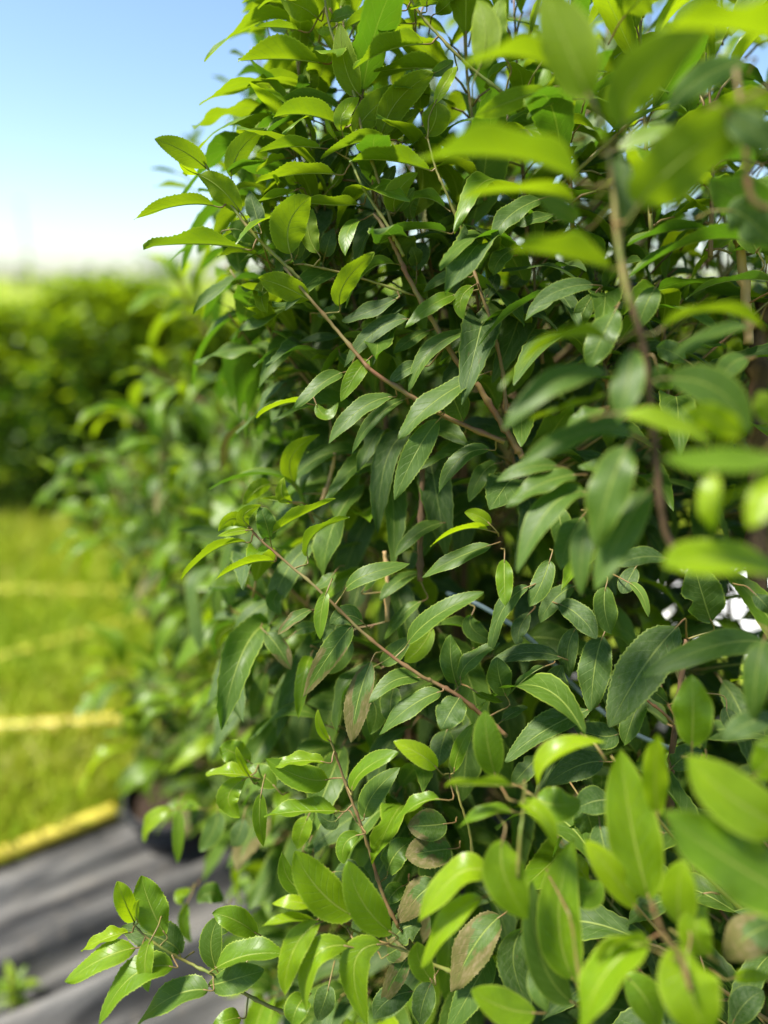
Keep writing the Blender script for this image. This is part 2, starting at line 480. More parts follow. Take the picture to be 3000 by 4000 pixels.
LV.append(('A', 3, .605, '''
1222 640 960 790 770 988 185 T m .59
985 885 865 1060 748 1318 160 F m .585
737 760 560 830 392 1012 135 T m .6
802 775 640 880 518 1065 95 T m .615
1165 410 955 500 823 735 125 T m .6
606 560 530 650 458 787 112 F g .595
467 630 340 700 203 828 120 T m .605
268 795 140 800 0 875 110 S l .62
325 800 380 860 445 790 90 T g .63
287 237 150 165 12 120 160 B g .6
60 130 30 220 60 312 100 B g .63
450 266 490 130 640 -20 130 B g .6
757 42 600 90 482 280 130 U m .62
757 232 620 295 463 352 115 T d .615
815 340 640 410 473 605 140 T d .61
1083 208 950 265 804 388 110 T g .6
1175 162 1105 240 1125 347 92 F g .595
1142 112 1020 118 903 198 90 T m .61
870 45 860 0 840 -50 95 F d .63
1562 200 1370 310 1203 488 120 S m .59
1680 180 1560 250 1452 348 110 T d .58
1390 0 1330 35 1280 97 90 U m .61
937 402 830 455 743 532 90 T m .63
890 590 820 610 722 682 105 T d .62
1115 890 1080 800 1050 730 160 F d .625
1257 1045 1100 1095 985 1285 120 T m .61
208 1232 195 1080 345 960 120 B l .68
1240 560 1270 480 1320 420 80 F m .64
1600 440 1480 430 1330 480 90 T m .64
1300 1120 1220 1180 1150 1330 110 F m .65
720 1080 640 1120 520 1180 90 T d .68
450 520 500 580 620 620 90 T m .65
330 310 400 300 460 260 70 T m .64
560 390 640 350 740 330 70 T g .64
1060 500 1160 440 1240 330 100 T d .64
120 420 220 420 300 470 60 F m .72
1000 230 1060 180 1090 100 80 F m .64
1480 60 1420 120 1370 160 110 F d .64
1240 230 1280 150 1290 90 90 F d .63
'''))
LV.append(('N', 4, .43, '''
720 492 400 500 90 785 140 S g .44
712 690 400 740 98 1025 195 T m .435
700 822 480 890 250 965 110 S g .45
850 558 830 760 770 985 185 F m .425
1040 422 1330 320 1640 430 150 S g .42
1540 410 1330 470 1088 592 115 T m .44
1060 722 1360 790 1552 1045 210 F m .42
800 930 1050 970 1335 1105 140 T l .39
1500 1085 1340 960 1150 915 170 B y .37
862 1045 560 1040 158 1275 165 T m .455
425 1240 250 1245 58 1328 105 T m .51
532 1290 330 1340 115 1478 150 T m .51
592 1390 370 1490 178 1865 200 T m .505
835 1118 715 1400 650 1725 240 F m .425
962 1378 800 1620 640 1975 200 F m .445
602 1560 560 1750 560 2000 130 F m .47
1740 1190 1350 1210 1035 1195 170 T g .35
1345 1280 1310 1450 1335 1625 130 F y .36
1680 1400 1500 1400 1380 1470 110 S g .36
1720 1230 1640 1420 1545 1600 170 F y .345
1740 1850 1350 1790 1043 1832 290 T l .37
1060 1780 900 1775 768 1832 130 T d .56
1000 180 940 290 890 430 130 F m .55
640 220 570 330 560 430 100 F m .58
760 320 680 480 600 660 170 F m .52
1540 600 1440 640 1380 740 130 F m .5
1000 640 1040 720 1100 780 120 F m .5
680 900 580 940 470 1000 110 T m .5
780 1290 680 1250 540 1240 120 T m .5
1680 1000 1640 880 1600 800 120 B g .4
420 1480 440 1600 450 1740 130 F m .55
560 1540 480 1680 440 1850 140 F m .53
1180 620 1080 560 1000 540 120 F d .55
'''))
LV.append(('A', 5, .60, '''
590 362 720 290 908 190 135 U l
765 475 810 360 977 285 115 S g
597 500 460 522 308 592 130 U l .595
457 405 300 445 136 592 125 S g .595
582 397 560 310 533 232 110 F m .605
475 325 450 270 537 220 75 B l .6
450 325 390 290 322 352 85 B l .605
480 345 400 355 318 376 40 F y .595
690 212 640 170 650 82 75 B l .64
690 205 610 200 535 188 60 U l .64
590 120 520 140 448 222 95 B g .68
955 645 1060 570 1277 512 115 T m .6
864 652 835 760 830 890 78 F g .585
987 825 880 960 744 1178 135 F e .59
1042 805 960 770 880 818 115 F d .615
785 745 705 785 617 868 85 T e .61
1085 1002 1020 1190 985 1405 150 F b .6
1270 907 1405 775 1645 655 150 T m .59
1432 1150 1280 1225 1123 1366 140 T m .59
1528 1178 1480 1250 1436 1336 160 F d .595
1335 1085 1200 1095 1073 1208 115 T m .61
1530 1092 1575 1000 1725 905 115 T m .6
1680 420 1500 490 1338 582 120 T m .6
1665 345 1530 345 1378 427 95 S y .585
1680 320 1620 275 1550 258 80 F y .59
1442 310 1320 360 1203 482 95 T m .66
1330 562 1220 600 1128 702 95 T m .67
1335 700 1240 770 1150 890 95 T m .655
1290 450 1240 400 1300 320 90 F m .68
562 858 620 930 687 1042 115 F e .67
325 942 350 855 462 818 62 B g .74
148 1162 210 1110 312 1058 62 B g .9
880 1398 830 1330 820 1240 52 F y .585
640 640 600 700 640 760 90 F m .68
700 860 760 830 820 840 70 F m .66
480 560 520 640 500 720 80 F m .74
900 560 860 600 800 640 90 T m .66
1050 640 1090 590 1150 560 80 T m .64
1130 1010 1200 960 1280 880 110 F m .63
1390 830 1330 930 1250 1000 110 F l .635
1080 1180 1110 1260 1080 1360 120 F m .64
1200 1130 1180 1220 1190 1310 120 F m .63
980 900 940 980 870 1060 100 F m .66
560 1050 520 1160 490 1290 100 F m .74
700 1080 640 1200 600 1330 110 F d .72
420 1000 440 1100 380 1220 90 F m .8
'''))
LV.append(('A', 6, .61, '''
1207 315 1030 530 868 818 250 F o .585
835 365 795 520 777 738 180 F d .6
700 325 660 440 672 573 110 F d .615
772 727 545 835 347 988 195 T d .595
690 115 590 185 523 298 115 F d .615
620 205 720 265 803 377 135 F d .605
850 120 845 230 878 353 135 F m .595
462 118 335 235 274 462 110 T d .59
345 -20 345 90 350 213 95 F g .585
572 -15 530 100 470 217 120 F m .6
628 470 460 445 278 493 115 T d .61
352 662 318 560 312 470 140 F m .605
105 600 78 480 78 355 135 F m .61
552 512 460 570 363 662 75 U o .6
655 695 600 600 640 508 140 F d .62
912 850 820 860 690 815 150 F d .615
1035 652 985 770 942 908 125 F m .6
1155 695 1090 640 1028 612 85 F d .62
1680 405 1400 410 1028 573 190 T m .51
1375 290 1330 150 1290 10 210 F d .6
968 98 1030 160 1063 267 55 B m .6
1280 910 1285 730 1280 556 215 F g .5
300 1060 262 900 247 733 172 F g .53
95 1035 120 930 188 800 85 F g .6
515 1102 610 945 848 893 165 H y .485
383 1107 230 1105 48 1105 105 S y .475
838 988 700 1015 553 1108 155 F d .6
490 1160 600 1205 725 1190 190 F g .5
420 1190 530 1260 610 1425 135 T l .475
390 1238 250 1235 115 1318 85 T g .485
1640 380 1600 560 1590 790 140 F m .45
1700 760 1560 800 1430 880 130 F d .46
1590 150 1640 200 1680 250 90 F d .56
1450 720 1480 800 1540 860 100 F d .58
200 640 260 670 340 690 60 T g .62
330 790 400 740 460 720 70 T o .62
60 830 30 920 20 1010 130 F d .64
520 960 450 1030 380 1110 110 F d .63
700 880 780 900 850 900 90 F d .63
470 250 420 330 420 420 90 F d .63
180 260 190 330 290 390 120 F m .64
1000 20 960 90 930 150 100 F d .62
870 1180 780 1190 700 1230 160 F d .56
1180 1020 1250 960 1330 930 130 F d .6
'''))
LV.append(('A', 7, .59, '''
358 775 318 690 284 600 95 F y
492 828 430 710 388 575 150 F g .595
330 822 240 845 128 902 90 H y .585
365 888 220 935 62 1037 135 T l .58
432 850 405 950 420 1078 82 F l .57
372 772 366 720 380 678 30 F y .58
527 970 350 1010 208 1220 155 T g .575
677 1070 520 1100 365 1225 165 T m .58
682 1052 800 1020 920 985 125 F m .585
705 980 850 920 1018 915 165 H g .575
715 982 690 860 730 750 112 F m .6
887 828 790 765 697 740 115 F g .605
555 910 480 850 300 800 150 F d .62
1302 748 1160 640 1050 470 190 F l .56
1470 822 1345 690 1283 512 165 F l .555
1090 645 1020 580 998 475 85 F g .575
1122 706 1040 688 952 696 62 F y .55
1132 767 1020 768 910 795 78 H l .56
1160 778 1050 890 1008 1090 125 F l .55
1283 880 1130 940 1105 1185 135 T l .55
1425 872 1310 960 1365 1225 145 F l .55
1287 850 1262 890 1272 932 52 F l .56
1645 1030 1590 940 1580 862 115 F g .56
1642 1040 1605 1130 1592 1225 115 F o .59
1243 298 1080 298 918 318 135 H g .59
1197 160 1080 150 925 70 130 F g .6
1182 85 1070 80 955 105 95 H l .585
1335 398 1268 440 1268 522 90 F g .585
1352 325 1395 220 1507 108 115 F m .595
1300 205 1350 120 1498 40 120 H g .585
1680 245 1580 270 1487 352 110 H g .57
1665 110 1590 50 1478 -5 100 F y .57
1452 567 1490 480 1572 418 120 F m .61
907 222 900 330 918 450 72 F g .62
840 155 765 235 815 322 110 F l .64
870 150 770 135 668 140 105 H l .64
858 150 818 80 800 18 35 F y .63
970 195 910 140 850 110 105 F g .65
858 85 790 45 728 20 120 F g .66
525 290 430 340 402 432 82 T l .8
645 285 585 275 528 275 65 T g .82
552 290 550 400 545 522 60 F g .8
590 690 570 780 607 862 58 F g .76
742 685 690 650 630 690 90 F m .76
600 630 560 660 570 700 60 F l .8
1110 320 1080 390 1060 460 90 F l .64
770 780 740 800 700 830 60 F m .63
1100 1100 1060 1150 1040 1230 120 F g .57
820 1190 760 1200 700 1225 90 F g .58
1200 1050 1180 1120 1150 1200 110 F d .62
1450 920 1500 890 1560 860 110 F b .6
1540 930 1490 1010 1430 1130 95 F b .6
1480 850 1530 800 1600 790 140 F o .61
1560 1075 1460 1110 1390 1190 120 F d .61
1660 620 1590 660 1500 780 140 F b .6
1520 620 1480 650 1450 700 90 F m .62
1220 560 1290 560 1380 590 110 F d .63
1120 420 1110 480 1130 530 60 F b .66
1240 330 1200 340 1150 300 80 F d .63
720 300 700 380 640 470 100 F m .78
830 330 810 400 780 450 90 F d .74
'''))
LV.append(('N', 8, .44, '''
362 600 210 620 48 828 160 T l .455
430 455 440 620 548 818 195 F l .43
330 720 180 830 58 1043 120 T l .46
1108 722 1030 400 975 32 235 F l .425
1150 335 1135 160 1147 -40 115 F y .425
1047 765 930 600 813 455 125 F y .425
762 1105 690 800 762 445 200 F g .465
755 1205 610 1000 565 640 150 F m .475
1105 915 900 1080 790 1350 240 T l .39
1290 955 1300 1150 1400 1380 260 F l .37
1100 945 980 930 870 1015 125 S y .39
1250 855 1245 700 1265 545 155 F l .405
1395 992 1320 880 1385 755 140 F l .40
582 1252 430 1225 288 1145 145 F l .5
420 805 300 940 195 1155 165 F b .57
525 860 480 1020 562 1235 155 F d .555
372 980 300 1120 175 1340 135 F m .58
1750 400 1500 260 1280 60 250 F l .345
1850 760 1500 560 1165 325 300 F g .345
1700 840 1560 900 1470 1010 160 F b .42
1500 1090 1580 1080 1680 1085 60 F y .45
170 376 80 385 -10 388 135 F e .6
190 492 90 505 -20 525 150 F b .6
1000 1080 1100 1200 1150 1330 160 F g .46
640 1010 600 1120 640 1250 110 F m .52
880 380 900 480 930 560 120 F d .55
700 640 820 700 880 640 130 F g .46
1600 150 1680 60 1720 -60 160 F l .36
800 280 830 350 850 430 150 F d .56
1250 1280 1180 1220 1080 1200 120 F d .55
1500 1290 1560 1200 1640 1150 120 F d .55
'''))

# ------------------------------------------------------------------ shrubs
SH = {}
SH['A'] = dict(o=tag(empty('laurel_shrub', (.10, .84, 0)), 'tall sharp laurel shrub with toothed leaves filling the middle of the picture', 'shrub', 'laurel shrubs of the hedge'))
SH['N'] = dict(o=tag(empty('laurel_shrub', (.42, .34, 0)), 'close out-of-focus laurel shrub whose big leaves crowd in along the right edge', 'shrub', 'laurel shrubs of the hedge'))
SH['C'] = dict(o=tag(empty('laurel_shrub', (-.43, 1.46, 0)), 'lowest, most blurred laurel shrub, at the far end of the hedge in a black pot', 'shrub', 'laurel shrubs of the hedge'))
SH['E'] = dict(o=tag(empty('laurel_shrub', (-.12, 1.22, 0)), 'softly blurred laurel shrub next in line behind the tall sharp one', 'shrub', 'laurel shrubs of the hedge'))
SH['D'] = dict(o=tag(empty('laurel_shrub', (.62, .92, 0)), 'shaded laurel shrub standing behind the close one at the right edge', 'shrub', 'laurel shrubs of the hedge'))
STM = {'G': M_STEM_G, 'R': M_STEM_R, 'B': M_BARK, 'T': M_TAN}

rng = random.Random(11)
BRO = []        # (shrub, object, points)
def branch_obj(sh, pts, r0, r1, mat, name='branch', sides=8, knots=True):
    path = smooth_path(pts, 7)
    path = np.array(path); n = len(path)
    rad = np.linspace(r0, r1, n)
    if knots:
        for i in range(3, n, 7): rad[i] *= 1.45
        path = path+np.array([[rng.uniform(-1, 1)*.15*r0 for _ in range(3)] for _ in range(n)])
    V, Fc = tube(path, rad, sides)
    me = make_mesh(name, np.array(V)-path[0], Fc, [mat])
    o = place(bpy.data.objects.new(name, me), SH[sh]['o'], path[0])
    BRO.append((sh, o, path))
    return o
for sh, c, z, r0, r1, mt, pp in BR:
    pts = [cp(c, pp[i], pp[i+1], z+rng.uniform(-.004, .004)) for i in range(0, len(pp), 2)]
    kk = .78 if sh == 'N' and r0 < 4 else .92
    branch_obj(sh, pts, r0*kk/1000, r1*kk/1000, STM[mt])

NLEAF = {'A': 0, 'N': 0, 'C': 0}
for sh, c, zd, txt in LV:
    for row in txt.strip().split('\n'):
        f = row.split()
        v = [float(x) for x in f[:7]]; ty, cl = f[7], f[8]
        z = float(f[9]) if len(f) > 9 else zd
        if c == 8 and z < .5: z = .6-(.6-z)*.78
        z += rng.uniform(-.004, .004)
        s = CR[c][2]
        dz = rng.uniform(-.018, .012)*z/.6
        b = cp(c, v[0], v[1], z+rng.uniform(0, .008)); tip = cp(c, v[4], v[5], z+dz); m = cp(c, v[2], v[3], z+.4*dz-rng.uniform(0, .006))
        W = v[6]*s/F_FULL*z*({'S': 1.08, 'U': .84, 'H': .98}.get(f[7], .93))*(1.16 if sh == 'N' else 1)
        a, fo = TYP[ty]
        a += rng.uniform(-7, 7); fo += rng.uniform(-5, 5)
        # nearest branch of the same shrub
        best = None
        for s2, o2, path in BRO:
            if s2 != sh: continue
            d = np.linalg.norm(path-b, axis=1); i = int(d.argmin())
            if best is None or d[i] < best[0]: best = (d[i], o2, path[i])
        L = np.linalg.norm(tip-b)
        par = SH[sh]['o']
        if best[0] < .045 and nrm(b-best[2])@nrm(m-b) > -.25:
            par = best[1]; pet = best[2]
        else:
            d0 = nrm(b-m)
            pet = b+d0*.013+FWD*.016+np.array([0, 0, -.003])
            if best[0] < .09: par = best[1]
        if ty == 'U':
            PROF[:] = [.80, .95]; m = m+UP*np.linalg.norm(tip-b)*.02
        elif ty == 'S': PROF[:] = [.72, .84]
        else: PROF[:] = [.58+rng.uniform(0, .12), .70+rng.uniform(0, .16)]
        me = hero_leaf_mesh(b, m, tip, W, a, fo, cl, pet, rng, hi=(.52 < z < .72))
        o = place(bpy.data.objects.new('leaf', me), par, b)
        if cl == 'b': o['label'] = 'withered olive brown leaf'
        NLEAF[sh] += 1

# ------------------------------------------------------------------ leaves behind: shared shapes on procedurally grown shoots
VAR = []
vr = random.Random(5)
for k in range(18):
    dro = vr.uniform(.14, .52); W = vr.uniform(.27, .37); side = vr.uniform(-.10, .10)
    PROF[:] = [.58+vr.uniform(0, .18), .70+vr.uniform(0, .22)]
    fo, cu, wa, wk, wp = R(vr.uniform(12, 46)), vr.uniform(.04, .16), vr.uniform(.03, .13), vr.uniform(1.2, 2.6), vr.uniform(0, 6.3)
    bt = (vr.uniform(.3, .8), vr.choice((-1, 1)), vr.uniform(.3, .7)) if k % 4 == 3 else None
    def build(n, na, teeth):
        b0, m0, t0 = np.array([0, 0, 0.]), np.array([side, .5, dro*.15]), np.array([0, .95, -dro])
        path = bez(b0, m0, t0, n+1)
        V, Fc, UV = blade(path, np.array([0, 0, 1.]), W, na, fo, cu, wa, wk, wp, teeth, bite=bt)
        nb, nv = len(Fc), len(V)
        pv, pf = tube([(0, -.20, -.07), (0, -.1, -.015), (0, .03, 0)], [.014, .012, .010], 4)
        return np.array(list(V)+list(pv)), list(Fc)+[tuple(x+nv for x in f) for f in pf], np.array(list(UV)+[(.5, 0)]*len(pv)), [0]*nb+[1]*len(pf)
    VAR.append((build(28, 2, .03), build(7, 1, 0)))
AGES = [(.08, 0, 0), (.3, .05, 0), (.6, .25, 0), (.85, .5, 0), (.97, .7, 0), (.8, .7, .5)]
VM = {}
def var_mesh(k, ac):
    if (k, ac) not in VM:
        V, Fc, UV, mi = VAR[k][0]
        a = AGES[ac]
        VM[k, ac] = make_mesh('leaf', V, Fc, [M_LEAF, M_PET], mi, UV, [(a[0], a[1], a[2], k*.1+ac*.03)]*len(V))
    return VM[k, ac]

def leaf_frame(T, N):
    T = nrm(T); N = nrm(N-(N@T)*T); return np.stack([np.cross(T, N), T, N], 1)

def grow(sh, base, height, rad, nshoot, seed, keep, trunks=4, fresh=0.0, extra=()):
    rg = random.Random(seed); leaves = []
    root = SH[sh]['o']
    stems = []
    for i in range(trunks):
        an = rg.uniform(0, 6.28); lean = rg.uniform(.04, .16)
        pts = [np.array([base[0]+.03*math.cos(an), base[1]+.03*math.sin(an), .02])]
        for hh in (.35, .7, 1.0):
            pts.append(np.array([base[0]+lean*hh*1.3*math.cos(an)+rg.uniform(-.03, .03), base[1]+lean*hh*1.3*math.sin(an)+rg.uniform(-.03, .03), height*hh*.72]))
        stems.append(smooth_path(pts, 8))
        branch_obj(sh, pts, .008, .0022, M_BARK, 'stem')
    shoots = []
    for i in range(nshoot+len(extra)):
        st = stems[i % trunks]
        hz = .08+.93*((i+.5)/nshoot)**.85+rg.uniform(-.03, .03)
        p0 = np.array(st[min(len(st)-1, max(0, int(hz*(len(st)-1))))])
        an = i*2.39996+rg.uniform(-.5, .5)
        ro = rad(p0[2])
        out = np.array([math.cos(an), math.sin(an), 0])
        tgt = np.array([base[0], base[1], 0])+out*ro*rg.uniform(.75, 1.0)+np.array([0, 0, p0[2]+rg.uniform(.10, .24)+height*.22*hz*hz])
        mid = p0*.45+tgt*.55+np.array([0, 0, -.04])
        path = np.array(smooth_path([p0, mid, tgt], 9))
        nl = rg.randint(13, 18); lv = []
        ex = i >= nshoot
        if ex:
            zz, uvs = extra[i-nshoot]
            path = np.array(smooth_path([P(a/.553, b/.553, zz+rg.uniform(-.01, .01)) for a, b in uvs], 8)); nl = rg.randint(14, 18) if sh == 'A' else rg.randint(8, 11); p0 = path[0]
            out = nrm(np.array([path[-1][0]-base[0], path[-1][1]-base[1], 0]))
        roll = rg.uniform(0, 6.28)
        for k in range(nl):
            f = .25+.75*k/(nl-1)
            idx = f*(len(path)-1); i0 = min(int(idx), len(path)-2)
            q = path[i0]*(1-idx+i0)+path[i0+1]*(idx-i0)
            d = nrm(path[i0+1]-path[i0])
            roll += 2.4
            a = nrm(np.cross(d, [0, 0, 1.])); b = np.cross(a, d)
            rr = math.cos(roll)*a+math.sin(roll)*b
            sp = .35+.75*(f**3)
            T = nrm(d*sp+rr*.8+out*.35+np.array([0, 0, rg.uniform(-.55, .05) if f < .8 else rg.uniform(-.2, .4)]))
            up = np.array([rg.uniform(-.35, .35), rg.uniform(-.35, .35), 1.0])
            if abs(T[2]) > .9: up = -out
            L = rg.choice((1, 1, .92, .8, .6))*rg.uniform(.092, .128)*(1-.45*max(0, f-.85)/.15)
            N = nrm(up-(up@T)*T)
            young = f > .8 and rg.random() < (.9 if p0[2] > height*.55 else .5)
            ac = rg.choice((0, 1, 1)) if young else rg.choice((2, 2, 3, 3, 4) if p0[2] < height*.7 else (1, 2, 2, 3))
            if ac > 1 and rg.random() < fresh: ac = rg.choice((1, 1, 2))
            if rg.random() < .045: ac = 5
            ce = q+T*L*.7
            if ex:
                if sh == 'A' and uvs[-1][1] > 400: ac = rg.choice((1, 2, 2)) if f > .7 else rg.choice((2, 2, 3, 3, 4))
                else: ac = rg.choice((0, 1, 1)) if f > .75 else rg.choice((1, 1, 1, 2))
            if (ex and (sh != 'A' or keep(ce+FWD*.1-RT*.05, L))) or keep(ce, L): lv.append((q+T*.2*L, T, N, L, rg.randrange(18), ac))
        if len(lv) > 1:
            dd = [int(np.linalg.norm(path-l[0], axis=1).argmin()) for l in lv]
            i0, i1 = max(0, min(dd)-1), min(len(path)-1, max(dd))
            if i1-i0 < 2: i0 = max(0, i1-3)
            shoots.append((path[i0:i1+1], lv))
    return shoots

def emit(sh, shoots, budget, detail=True):
    root = SH[sh]['o']
    allv = []
    for si, (path, lv) in enumerate(shoots):
        for li, l in enumerate(lv):
            c = l[0]+l[1]*l[3]*.5
            fx, fy, z = proj(c)
            inside = -100 < fx < 3100 and -100 < fy < 4100 and z > .05
            allv.append((-(l[3]/z) if inside else 1e3+z, si, li))
    allv.sort()
    solo = {(si, li) for k, si, li in allv[:max(0, budget)] if k < 0}
    SV, SF, SU, SA, SM = [], [], [], [], []; off = 0
    for si, (path, lv) in enumerate(shoots):
        r0 = .0022
        bo = branch_obj(sh, [path[0], path[len(path)//2], path[-1]], r0, r0*.4, M_STEM_R if si % 3 else M_STEM_G, 'branch', 6, False)
        for li, (b, T, N, L, k, ac) in enumerate(lv):
            Mx = leaf_frame(T, N)
            if (si, li) in solo:
                o = bpy.data.objects.new('leaf', var_mesh(k, ac)); place(o, bo, b)
                o.matrix_local = Matrix.Translation(Vector(b-WL[bo.name])) @ Matrix(Mx.tolist()).to_4x4() @ Matrix.Scale(L, 4)
            else:
                fz = proj(b)
                V, Fc, UV, mi = VAR[k][0 if fz[2] < .95 and -100 < fz[0] < 3100 and -100 < fz[1] < 4100 else 1]
                SV.append((V*L)@Mx.T+b); SF += [tuple(x+off for x in f) for f in Fc]; off += len(V)
                a = AGES[ac]
                SU.append(UV); SA += [(a[0], a[1], a[2], (si*.37+li*.11) % 1)]*len(V); SM += mi
    if SV:
        me = make_mesh('foliage', np.vstack(SV)-WL[root.name], SF, [M_LEAF, M_PET], SM, np.vstack(SU), SA)
        o = place(bpy.data.objects.new('foliage', me), root, WL[root.name]); o['kind'] = 'stuff'

def keepA(c, L):
    fx, fy, z = proj(c)
    vx, vy = fx*.553, fy*.553
    if z < (.655 if vy > 700 else .63): return False
    # silhouette of the shrub against the sky and the grass
    edge = np.interp(vy, [-400, 0, 180, 300, 520, 640, 900, 1100, 1500, 1900, 2300], [560, 530, 515, 465, 440, 440, 500, 470, 430, 500, 500])
    if math.hypot(vx-1592, vy-1298) < 28+L/z*230: return False
    return vx > edge + 20
def keepC(c, L):
    fx, fy, z = proj(c)
    vx, vy = fx*.553, fy*.553
    if z < .95: return False
    edge = np.interp(vy, [500, 620, 860, 900, 1000, 1100, 1250, 1400, 1600, 1760, 1800, 2000], [560, 470, 430, 350, 210, 200, 270, 290, 290, 330, 520, 580])
    return vx > edge
def radA(z): return float(np.interp(z, [0, .4, .9, 1.3, 1.7, 2.0], [.28, .42, .50, .48, .40, .25]))
def radC(z): return float(np.interp(z, [0, .3, .7, 1.0, 1.3], [.2, .38, .46, .40, .25]))
XA = [(.66, ((760, 700), (700, 500), (640, 330))), (.65, ((860, 600), (800, 400), (760, 200), (740, 40))), (.66, ((960, 560), (930, 350), (900, 150), (890, 0))),
      (.65, ((1060, 560), (1040, 360), (1010, 180), (1000, 20))), (.66, ((1150, 620), (1130, 420), (1120, 200), (1110, 0))), (.62, ((1250, 640), (1230, 400), (1220, 150), (1215, -20))),
      (.61, ((1420, 640), (1400, 420), (1390, 200), (1380, 0))), (.60, ((1530, 650), (1540, 400), (1530, 150))), (.69, ((720, 480), (680, 330), (650, 180), (630, 50))), (.67, ((790, 300), (750, 150), (720, 20))),
      (.74, ((680, 760), (630, 640), (570, 560))), (.69, ((820, 820), (760, 640), (720, 480))), (.69, ((930, 800), (900, 620), (870, 450))), (.68, ((1050, 820), (1030, 640), (1000, 470))),
      (.67, ((1180, 850), (1160, 680), (1150, 520))), (.72, ((760, 980), (700, 830), (650, 720))), (.66, ((1320, 900), (1300, 740), (1290, 600))), (.66, ((1450, 1000), (1440, 800), (1430, 640))),
      (.72, ((900, 1120), (840, 960), (790, 840))), (.70, ((1150, 1150), (1110, 1000), (1080, 860)))]
XC = [(1.35, ((420, 1000), (280, 1000), (180, 970))), (1.4, ((430, 1100), (290, 1080), (130, 1030))), (1.35, ((420, 960), (330, 930), (265, 890))), (1.4, ((380, 1200), (280, 1180), (190, 1140))),
      (1.2, ((470, 760), (420, 680), (385, 600))), (1.3, ((400, 1500), (300, 1480), (235, 1450))), (1.3, ((420, 1650), (350, 1640), (290, 1600))), (1.25, ((480, 900), (400, 840), (330, 800)))]
shA = grow('A', (.10, .84), 1.85, radA, 225, 3, keepA, 5, .25, XA)
emit('A', shA, 300-NLEAF['A'])
def keepE(c, L):
    fx, fy, z = proj(c)
    vx, vy = fx*.553, fy*.553
    if z < .95: return False
    edge = np.interp(vy, [300, 560, 600, 700, 850, 900, 1000, 1200, 1500, 1760, 1800, 2000], [740, 620, 500, 460, 440, 400, 360, 340, 330, 350, 500, 580])
    return edge < vx < 1100
def radE(z): return float(np.interp(z, [0, .3, .8, 1.1, 1.5], [.2, .40, .46, .40, .25]))
shE = grow('E', (-.12, 1.22), 1.30, radE, 90, 31, keepE, 4, .75)
emit('E', shE, 290)
shC = grow('C', (-.43, 1.46), 1.12, radC, 60, 9, keepC, 4, .85, XC)
emit('C', shC, 290)
def keepD(c, L):
    fx, fy, z = proj(c)
    if z < .60: return False
    if -200 < fx < 3200 and z < .72 and fx < 2300: return False
    vx, vy = fx*.553, fy*.553
    for gx, gy, gr_ in ((1592, 1298, 35), (1500, 580, 60), (1400, 470, 45), (1580, 470, 40), (1330, 300, 35)):
        if math.hypot(vx-gx, vy-gy) < gr_+L/z*300: return False
    return True
def radD(z): return float(np.interp(z, [0, .4, .9, 1.3, 1.7], [.28, .40, .44, .36, .25]))
shD = grow('D', (.62, .92), 1.75, radD, 100, 17, keepD, 3)
emit('D', shD, 290)
def keepN(c, L):
    fx, fy, z = proj(c)
    return .55 < z < .9 and fy > 2300 and fx > 1700 and math.hypot(fx*.553-1592, fy*.553-1298) > 28+L/z*230
def radN(z): return float(np.interp(z, [0, .4, .9, 1.3], [.25, .36, .40, .3]))
shN = grow('N', (.42, .34), 1.0, radN, 90, 23, keepN, 2)
emit('N', shN, 300-NLEAF['N'])
print('hero leaves', NLEAF, 'fill', sum(len(l) for _, l in shA), sum(len(l) for _, l in shC))

# ------------------------------------------------------------------ ground, grass, fabric
def ground_mat():
    N = NT('grassy_ground')
    tc = N.n('ShaderNodeTexCoord').outputs['Object']
    a = N.noise(1.3, 4, tc); b = N.noise(14, 5, tc)
    c = N.ramp(a, [(.3, (.16, .24, .018)), (.5, (.23, .28, .025)), (.7, (.16, .24, .02))])
    c = N.mix(N.sm(b, .45, .75, 0, .5), c, (.24, .20, .05))
    return N.done(N.bsdf(c, .9, .1, N.bump(b, .6, .02)))
def grid(x0, x1, y0, y1, nx, ny, fz):
    xs = np.linspace(x0, x1, nx); ys = np.linspace(y0, y1, ny)
    V = [(x, y, fz(x, y)) for y in ys for x in xs]
    Fc = [(j*nx+i, j*nx+i+1, (j+1)*nx+i+1, (j+1)*nx+i) for j in range(ny-1) for i in range(nx-1)]
    return V, Fc
V, Fc = grid(-1200, 1200, -1000, 2400, 9, 9, lambda x, y: 0)
tag(place(bpy.data.objects.new('ground', make_mesh('ground', V, Fc, [ground_mat()]))), kind='structure')

def blades_mat():
    N = NT('grass_blades')
    at = N.n('ShaderNodeAttribute', attribute_name='leafcol')
    sep = N.n('ShaderNodeSeparateColor'); N.put(sep.inputs[0], at.outputs['Color'])
    c = N.ramp(sep.outputs[0], [(0, (.20, .34, .014)), (.45, (.32, .405, .018)), (.8, (.40, .43, .035)), (1, (.47, .42, .12))])
    b = N.bsdf(c, .6, .25)
    tr = N.n('ShaderNodeBsdfTranslucent'); N.put(tr.inputs[0], c)
    mx = N.n('ShaderNodeMixShader'); mx.inputs[0].default_value = .4
    N.put(mx.inputs[1], b); N.put(mx.inputs[2], tr.outputs[0])
    return N.done(mx.outputs[0])
